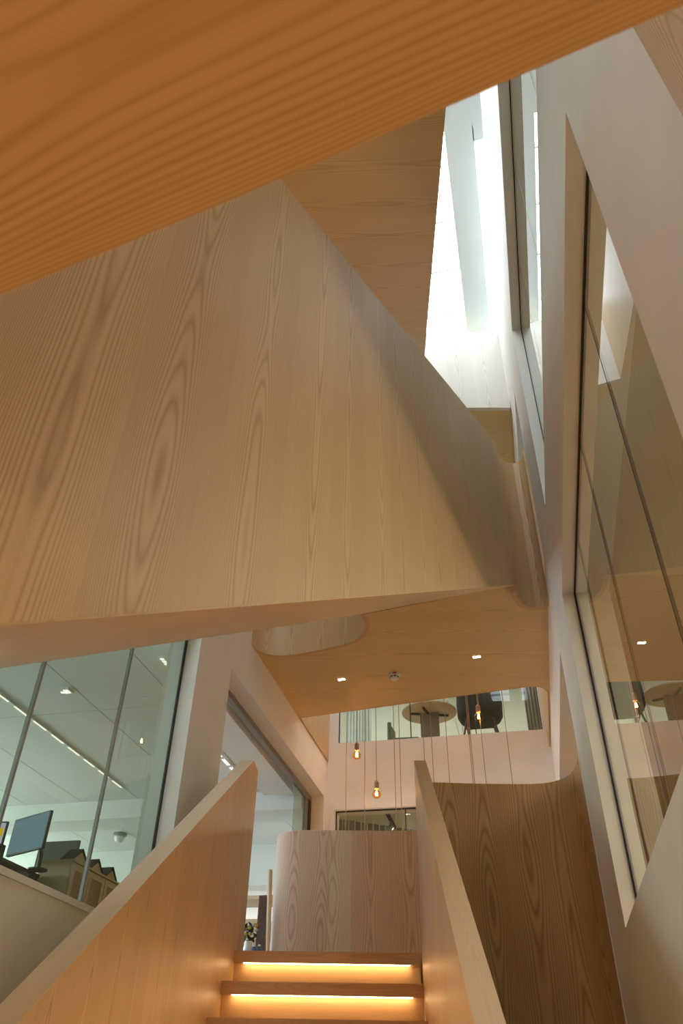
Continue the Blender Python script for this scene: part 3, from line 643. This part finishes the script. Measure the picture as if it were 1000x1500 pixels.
mb = MB(); mb.box(-4.0, -3.62, 11.32, 11.7, 1.905, 2.12, (1, 0, 0)); obj('body', mb, 'pine', t)
t = thing('table', (-3.6, 10.3, 0.97), 'small white table carrying the flower vase', 'table')
mb = MB(); mb.box(-4.1, -3.22, 10.0, 10.6, 1.44, 1.47); obj('table_top', mb, 'whiteplastic', t)
for x in (-4.05, -3.27):
    for y in (10.05, 10.55): mb = MB(); mb.box(x - .02, x + .02, y - .02, y + .02, 0.975, 1.44); obj('leg', mb, 'whiteplastic', t)
fx, fy = -3.47, 10.2
t = thing('vase', (fx, fy, 1.47), 'white vase on the table left of the curved board', 'vase')
mb = MB(); mb.lathe((fx, fy, 1.472), [(0, 0), (0.045, 0), (0.055, 0.08), (0.05, 0.19), (0.045, 0.19), (0.045, 0.03), (0, 0.03)], 16); obj('body', mb, 'ceramic', t)
t = thing('bouquet', (fx, fy, 1.62), 'dark leafy bouquet with yellow and mauve flowers in a white vase', 'flowers')
mb = MB()
for k in range(60):
    a = random.uniform(0, 2 * PI); r = random.uniform(0, 0.13); h = random.uniform(0.0, 0.18)
    p = Vector((fx + r * math.cos(a), fy + r * math.sin(a), 1.66 + h)); q = Vector((random.uniform(-1, 1), random.uniform(-1, 1), random.uniform(-.3, 1))).normalized(); w_ = q.orthogonal().normalized() * 0.018
    mb.poly([p - q * 0.045, p + w_, p + q * 0.045, p - w_])
obj('foliage', mb, 'leaf', t)['kind'] = 'stuff'
for k in range(9):
    mb = MB(); a = random.uniform(0, 2 * PI); x, y = fx + random.uniform(-.05, .13), fy - random.uniform(0.02, .12)
    mb.lathe((x, y, 1.72 + random.uniform(0, .13)), [(0, -.018), (0.02, -.008), (0.026, 0.004), (0.015, 0.016), (0, 0.018)], 8); obj('flower', mb, 'mauve' if k % 3 == 0 else 'yellow', t)
t = thing('bottle', (-3.52, 10.08, 1.47), 'white flask with black lid beside the flower vase', 'bottle')
mb = MB(); mb.lathe((-3.545, 10.06, 1.472), [(0, 0), (0.03, 0), (0.03, 0.15), (0, 0.15)], 12); obj('body', mb, 'ceramic', t)
mb = MB(); mb.lathe((-3.545, 10.06, 1.622), [(0, 0), (0.024, 0), (0.024, 0.03), (0, 0.03)], 12); obj('lid', mb, 'black', t)
for x, m_, lb in ((-3.365, 'blue', 'light blue flask on the table right of the white vase'), (-3.295, 'bluegrey', 'dark blue flask next to the brown curtain')):
    t = thing('bottle', (x, 10.1, 1.47), lb, 'bottle')
    mb = MB(); mb.lathe((x, 10.1, 1.472), [(0, 0), (0.036, 0), (0.036, 0.09), (0.02, 0.115), (0, 0.115)], 12); obj('body', mb, m_, t)
    mb = MB(); mb.lathe((x, 10.1, 1.587), [(0, 0), (0.016, 0), (0.016, 0.02), (0, 0.02)], 10); obj('lid', mb, 'ceramic', t)

# ------------------------------------------------------------------ rooms behind the right wall and the end wall
def room(tag_, x0, x1, y0, y1, z0, z1, wm, cm, fm, skip):
    def w(nm, pts, m_):
        mb = MB(); mb.poly(pts); o = struct(nm, mb, m_); return o
    if 'f' not in skip: w('floor_' + tag_, [(x0, y0, z0), (x1, y0, z0), (x1, y1, z0), (x0, y1, z0)], fm)
    if 'c' not in skip: w('ceiling_' + tag_, [(x0, y0, z1), (x1, y0, z1), (x1, y1, z1), (x0, y1, z1)], cm)
    if 'x0' not in skip: w('wall_%s_left' % tag_, [(x0, y0, z0), (x0, y1, z0), (x0, y1, z1), (x0, y0, z1)], wm)
    if 'x1' not in skip: w('wall_%s_right' % tag_, [(x1, y0, z0), (x1, y1, z0), (x1, y1, z1), (x1, y0, z1)], wm)
    if 'y0' not in skip: w('wall_%s_near' % tag_, [(x0, y0, z0), (x1, y0, z0), (x1, y0, z1), (x0, y0, z1)], wm)
    if 'y1' not in skip: w('wall_%s_far' % tag_, [(x0, y1, z0), (x1, y1, z0), (x1, y1, z1), (x0, y1, z1)], wm)
room('side_room', 0.87, 4.6, -2.3, 10.8, 0.82, 3.55, 'beige', 'beige', 'carpet', ('x0',))
room('side_room_upper', 0.87, 3.6, -2.3, 10.8, 4.0, 9.0, 'white', 'white', 'carpet', ('x0', 'c'))
room('meeting_room', -4.2, 2.6, 10.81, 14.6, 4.2, 6.95, 'sage', 'ceiling_white', 'beige', ('y0',))
room('lower_room', -2.92, 2.6, 10.81, 14.6, 0.97, 3.6, 'beige', 'sage', 'carpet', ('y0',))
# meeting room furniture
t = thing('round_table', (-1.2, 11.36, 4.2), 'round oak table on a taupe column in the upper window', 'table')
mb = MB(); mb.lathe((-1.2, 11.36, 4.95), [(0, 0), (0.40, 0), (0.43, 0.012), (0.43, 0.03), (0, 0.03)], 40); obj('table_top', mb, 'tabletop', t)
mb = MB(); mb.box(-1.34, -1.06, 11.30, 11.44, 4.21, 4.945); obj('column', mb, 'column', t)
for a in (0.3, 1.35):
    c, s_ = math.cos(a), math.sin(a); mb = MB(); mb.obox((-1.2 - c * 0.3 + s_ * 0.015, 11.36 - s_ * 0.3 - c * 0.015, 4.922), (c * 0.6, s_ * 0.6, 0), (-s_ * 0.03, c * 0.03, 0), (0, 0, 0.026)); obj('support_bar', mb, 'charcoal', t)
mb = MB(); mb.lathe((-1.2, 11.36, 4.205), [(0, 0), (0.26, 0), (0.26, 0.015), (0, 0.015)], 32); obj('base_plate', mb, 'column', t)
cx, cy = -0.41, 11.12
t = thing('armchair', (cx, cy, 4.2), 'dark barrel armchair on wooden legs in the upper window', 'chair')
mb = MB(); seg = 28
prof = [(0.0, 0.44), (0.22, 0.445), (0.30, 0.47), (0.335, 0.53), (0.34, 0.60)]
mb.lathe((cx, cy, 4.2), prof + [(0.30, 0.62), (0, 0.63)], seg); obj('seat', mb, 'dark_fab', t)
mb = MB(); ring = []
for i in range(seg + 1):
    a = rad(-250 + 320 * i / seg); ring.append(a)
def sh(a, z, r): return (cx + r * math.cos(a), cy + r * math.sin(a), 4.2 + z)
for a, b in zip(ring, ring[1:]):
    P_ = [(0.335, 0.54), (0.345, 0.75), (0.325, 1.0), (0.30, 1.15), (0.26, 1.15), (0.27, 0.9), (0.29, 0.6)]
    for (r0, z0), (r1, z1) in zip(P_, P_[1:]): mb.poly([sh(a, z0, r0), sh(b, z0, r0), sh(b, z1, r1), sh(a, z1, r1)])
obj('backrest', mb, 'dark_fab', t)
for sx in (-1, 1):
    for sy in (-1, 1):
        mb = MB(); mb.tube([(cx + sx * 0.19, cy + sy * 0.19, 4.645), (cx + sx * 0.28, cy + sy * 0.28, 4.205)], 0.018, 8, 0.012); obj('leg', mb, 'walnut', t)
    mb = MB(); mb.tube([(cx + sx * 0.21, cy - 0.21, 4.56), (cx + sx * 0.21, cy + 0.21, 4.56)], 0.01, 6); obj('stretcher', mb, 'walnut', t)
mb = MB(); mb.tube([(cx - 0.21, cy, 4.56), (cx + 0.21, cy, 4.56)], 0.01, 6); obj('stretcher', mb, 'walnut', t)
gx_, gy_ = -1.64, 11.85
t = thing('side_chair', (gx_, gy_, 4.2), 'olive green upholstered chair left of the round table', 'chair')
mb = MB(); bl = [(gx_ - 0.26 + 0.0, gy_ + 0.22), (gx_ - 0.30, gy_ + 0.08), (gx_ - 0.30, gy_ - 0.08), (gx_ - 0.26, gy_ - 0.22)]
mb.board(bl, 0.05, 4.6, [4.98, 5.03, 5.03, 4.98]); obj('backrest', mb, 'green_fab', t)
mb = MB(); mb.prism([(gx_ - 0.25, gy_ - 0.24), (gx_ + 0.22, gy_ - 0.24), (gx_ + 0.26, gy_), (gx_ + 0.22, gy_ + 0.24), (gx_ - 0.25, gy_ + 0.24)], 4.60, lambda x, y: 4.70 + 0.03 * (gx_ - x)); obj('seat', mb, 'green_fab', t)
for sx in (-1, 1):
    for sy in (-1, 1): mb = MB(); mb.tube([(gx_ + sx * .17, gy_ + sy * .17, 4.6), (gx_ + sx * .22, gy_ + sy * .22, 4.205)], 0.015); obj('leg', mb, 'walnut', t)
mb = MB(); ln = [(-2.75 + 0.42 * i / 16, 12.4 + 0.02 * (i % 2)) for i in range(17)]; mb.board(ln, 0.008, 4.22, 6.9); tag(obj('curtain', mb, 'greygreen'), 'grey curtain at the left side of the upper window', 'curtain')
mb = MB(); ln = [(0.30 + 0.32 * i / 12, 12.3 + 0.02 * (i % 2)) for i in range(13)]; mb.board(ln, 0.008, 4.22, 6.9); tag(obj('curtain', mb, 'column'), 'taupe curtain at the right side of the upper window', 'curtain')
t = thing('dried_plant', (-0.72, 12.0, 4.2), 'pale dried branch with white leaves between table and armchair', 'plant')
mb = MB(); mb.lathe((-0.72, 12.0, 4.205), [(0, 0), (0.12, 0), (0.15, 0.3), (0.13, 0.3), (0.11, 0.05), (0, 0.05)], 20); obj('pot', mb, 'ceramic', t)
for k in range(7):
    a = 2 * PI * k / 7; e = Vector((-0.72 + 0.26 * math.cos(a), 12.0 + 0.2 * math.sin(a), 5.35 + 0.1 * (k % 3)))
    mb = MB(); p0 = Vector((-0.72, 12.0, 4.4)); m_ = p0.lerp(e, 0.55) + Vector((0, 0, 0.12)); mb.tube([p0, m_, e], 0.006, 5); br = obj('branch', mb, 'pale_leaf', t)
    for j in range(5):
        p = m_.lerp(e, 0.1 + 0.22 * j) ; q = Vector((random.uniform(-1, 1), random.uniform(-1, 1), random.uniform(-.6, .6))).normalized(); w_ = q.orthogonal().normalized() * 0.022
        mb = MB(); mb.poly([p, p + q * 0.05 + w_, p + q * 0.11, p + q * 0.05 - w_]); obj('leaf', mb, 'pale_leaf', br)
# lower room: slatted curtain and track light
t = thing('slat_curtain', (-2.5, 12.2, 1), 'grey green slatted blind in the lower end window', 'blind')
for k in range(16):
    x = -2.85 + 0.085 * k; mb = MB(); mb.obox((x, 11.8 + 0.06 * k, 1.0), (0.07, 0.035, 0), (-0.003, 0.006, 0), (0, 0, 2.58)); obj('slat', mb, 'greygreen', t)
t = thing('track_light', (-1.8, 11.9, 3.55), 'dark ceiling track with spotlight in the lower end window', 'track light')
mb = MB(); mb.box(-1.98, -1.94, 11.2, 13.8, 3.55, 3.597); obj('track', mb, 'charcoal', t)
mb = MB(); mb.tube([(-1.96, 12.0, 3.55), (-1.96, 12.0, 3.47)], 0.012); mb.tube([(-1.96, 12.06, 3.47), (-1.96, 11.88, 3.40)], 0.045, 12); obj('spot_head', mb, 'alu', t)

# ------------------------------------------------------------------ pendants
def pendant(x, y, zb, label, hidden=False):
    t = thing('pendant_lamp', (x, y, zb), label, 'pendant lamp', 'filament pendants hanging before the end wall')
    mb = MB(); mb.tube([(x, y, zb + 0.12), (x, y, 9.0)], 0.0045, 6); obj('cord', mb, 'cord', t)
    mb = MB(); mb.lathe((x, y, zb), [(0, 0.165), (0.012, 0.165), (0.030, 0.14), (0.031, 0.06), (0.022, 0.055), (0, 0.055)], 16); obj('socket', mb, 'socket', t)
    mb = MB(); mb.lathe((x, y, zb), [(0.020, 0.06), (0.026, 0.042), (0.048, 0.02), (0.058, -0.008), (0.052, -0.036), (0.032, -0.056), (0, -0.063)], 20); obj('bulb', mb, 'amber', t)
    mb = MB()
    for k in range(4):
        a = PI / 4 + k * PI / 2; mb.tube([(x + 0.006 * math.cos(a), y + 0.006 * math.sin(a), zb + 0.03), (x + 0.014 * math.cos(a), y + 0.014 * math.sin(a), zb - 0.025)], 0.0035, 5)
    obj('filament', mb, 'filament', t)
YP = 9.7
pend = [(-2.152, 1.9, 'pendant cord farthest left, its bulb hidden below the board'), (-2.012, 3.735, 'lit filament pendant with globe bulb, left one under the window'),
        (-1.906, 1.6, 'pendant cord between the two lit bulbs, running down behind the board'), (-1.752, 3.215, 'lit filament pendant with the lowest visible globe bulb'),
        (-1.510, 1.75, 'pendant cord right of the lowest lit bulb'), (-1.438, 1.5, 'pendant cord second to the right of the lowest lit bulb'),
        (-1.120, 2.0, 'pendant cord in front of the table column, left'), (-1.015, 1.7, 'pendant cord in front of the table column, right'),
        (-0.818, 1.9, 'pendant cord in front of the right table edge'), (-0.527, 1.6, 'pendant cord before the dark armchair, left of a pair'),
        (-0.508, 1.8, 'pendant cord before the dark armchair, right of a pair'), (-0.378, 4.14, 'lit filament pendant with globe bulb before the dark armchair'),
        (-0.366, 1.7, 'pendant cord running down behind the armchair bulb'), (-0.046, 1.9, 'pendant cord farthest right')]
for i, (x, z, lb) in enumerate(pend):
    y = YP + (0.06 if i == 12 else 0.0); pendant(x * y / YP, y, z, lb)

# ------------------------------------------------------------------ small trims
mb = MB(); mb.box(XR - 0.006, XR - 0.0005, 6.30, 6.345, -1.0, 2.34); struct('trim_2', mb, 'whiteplastic')
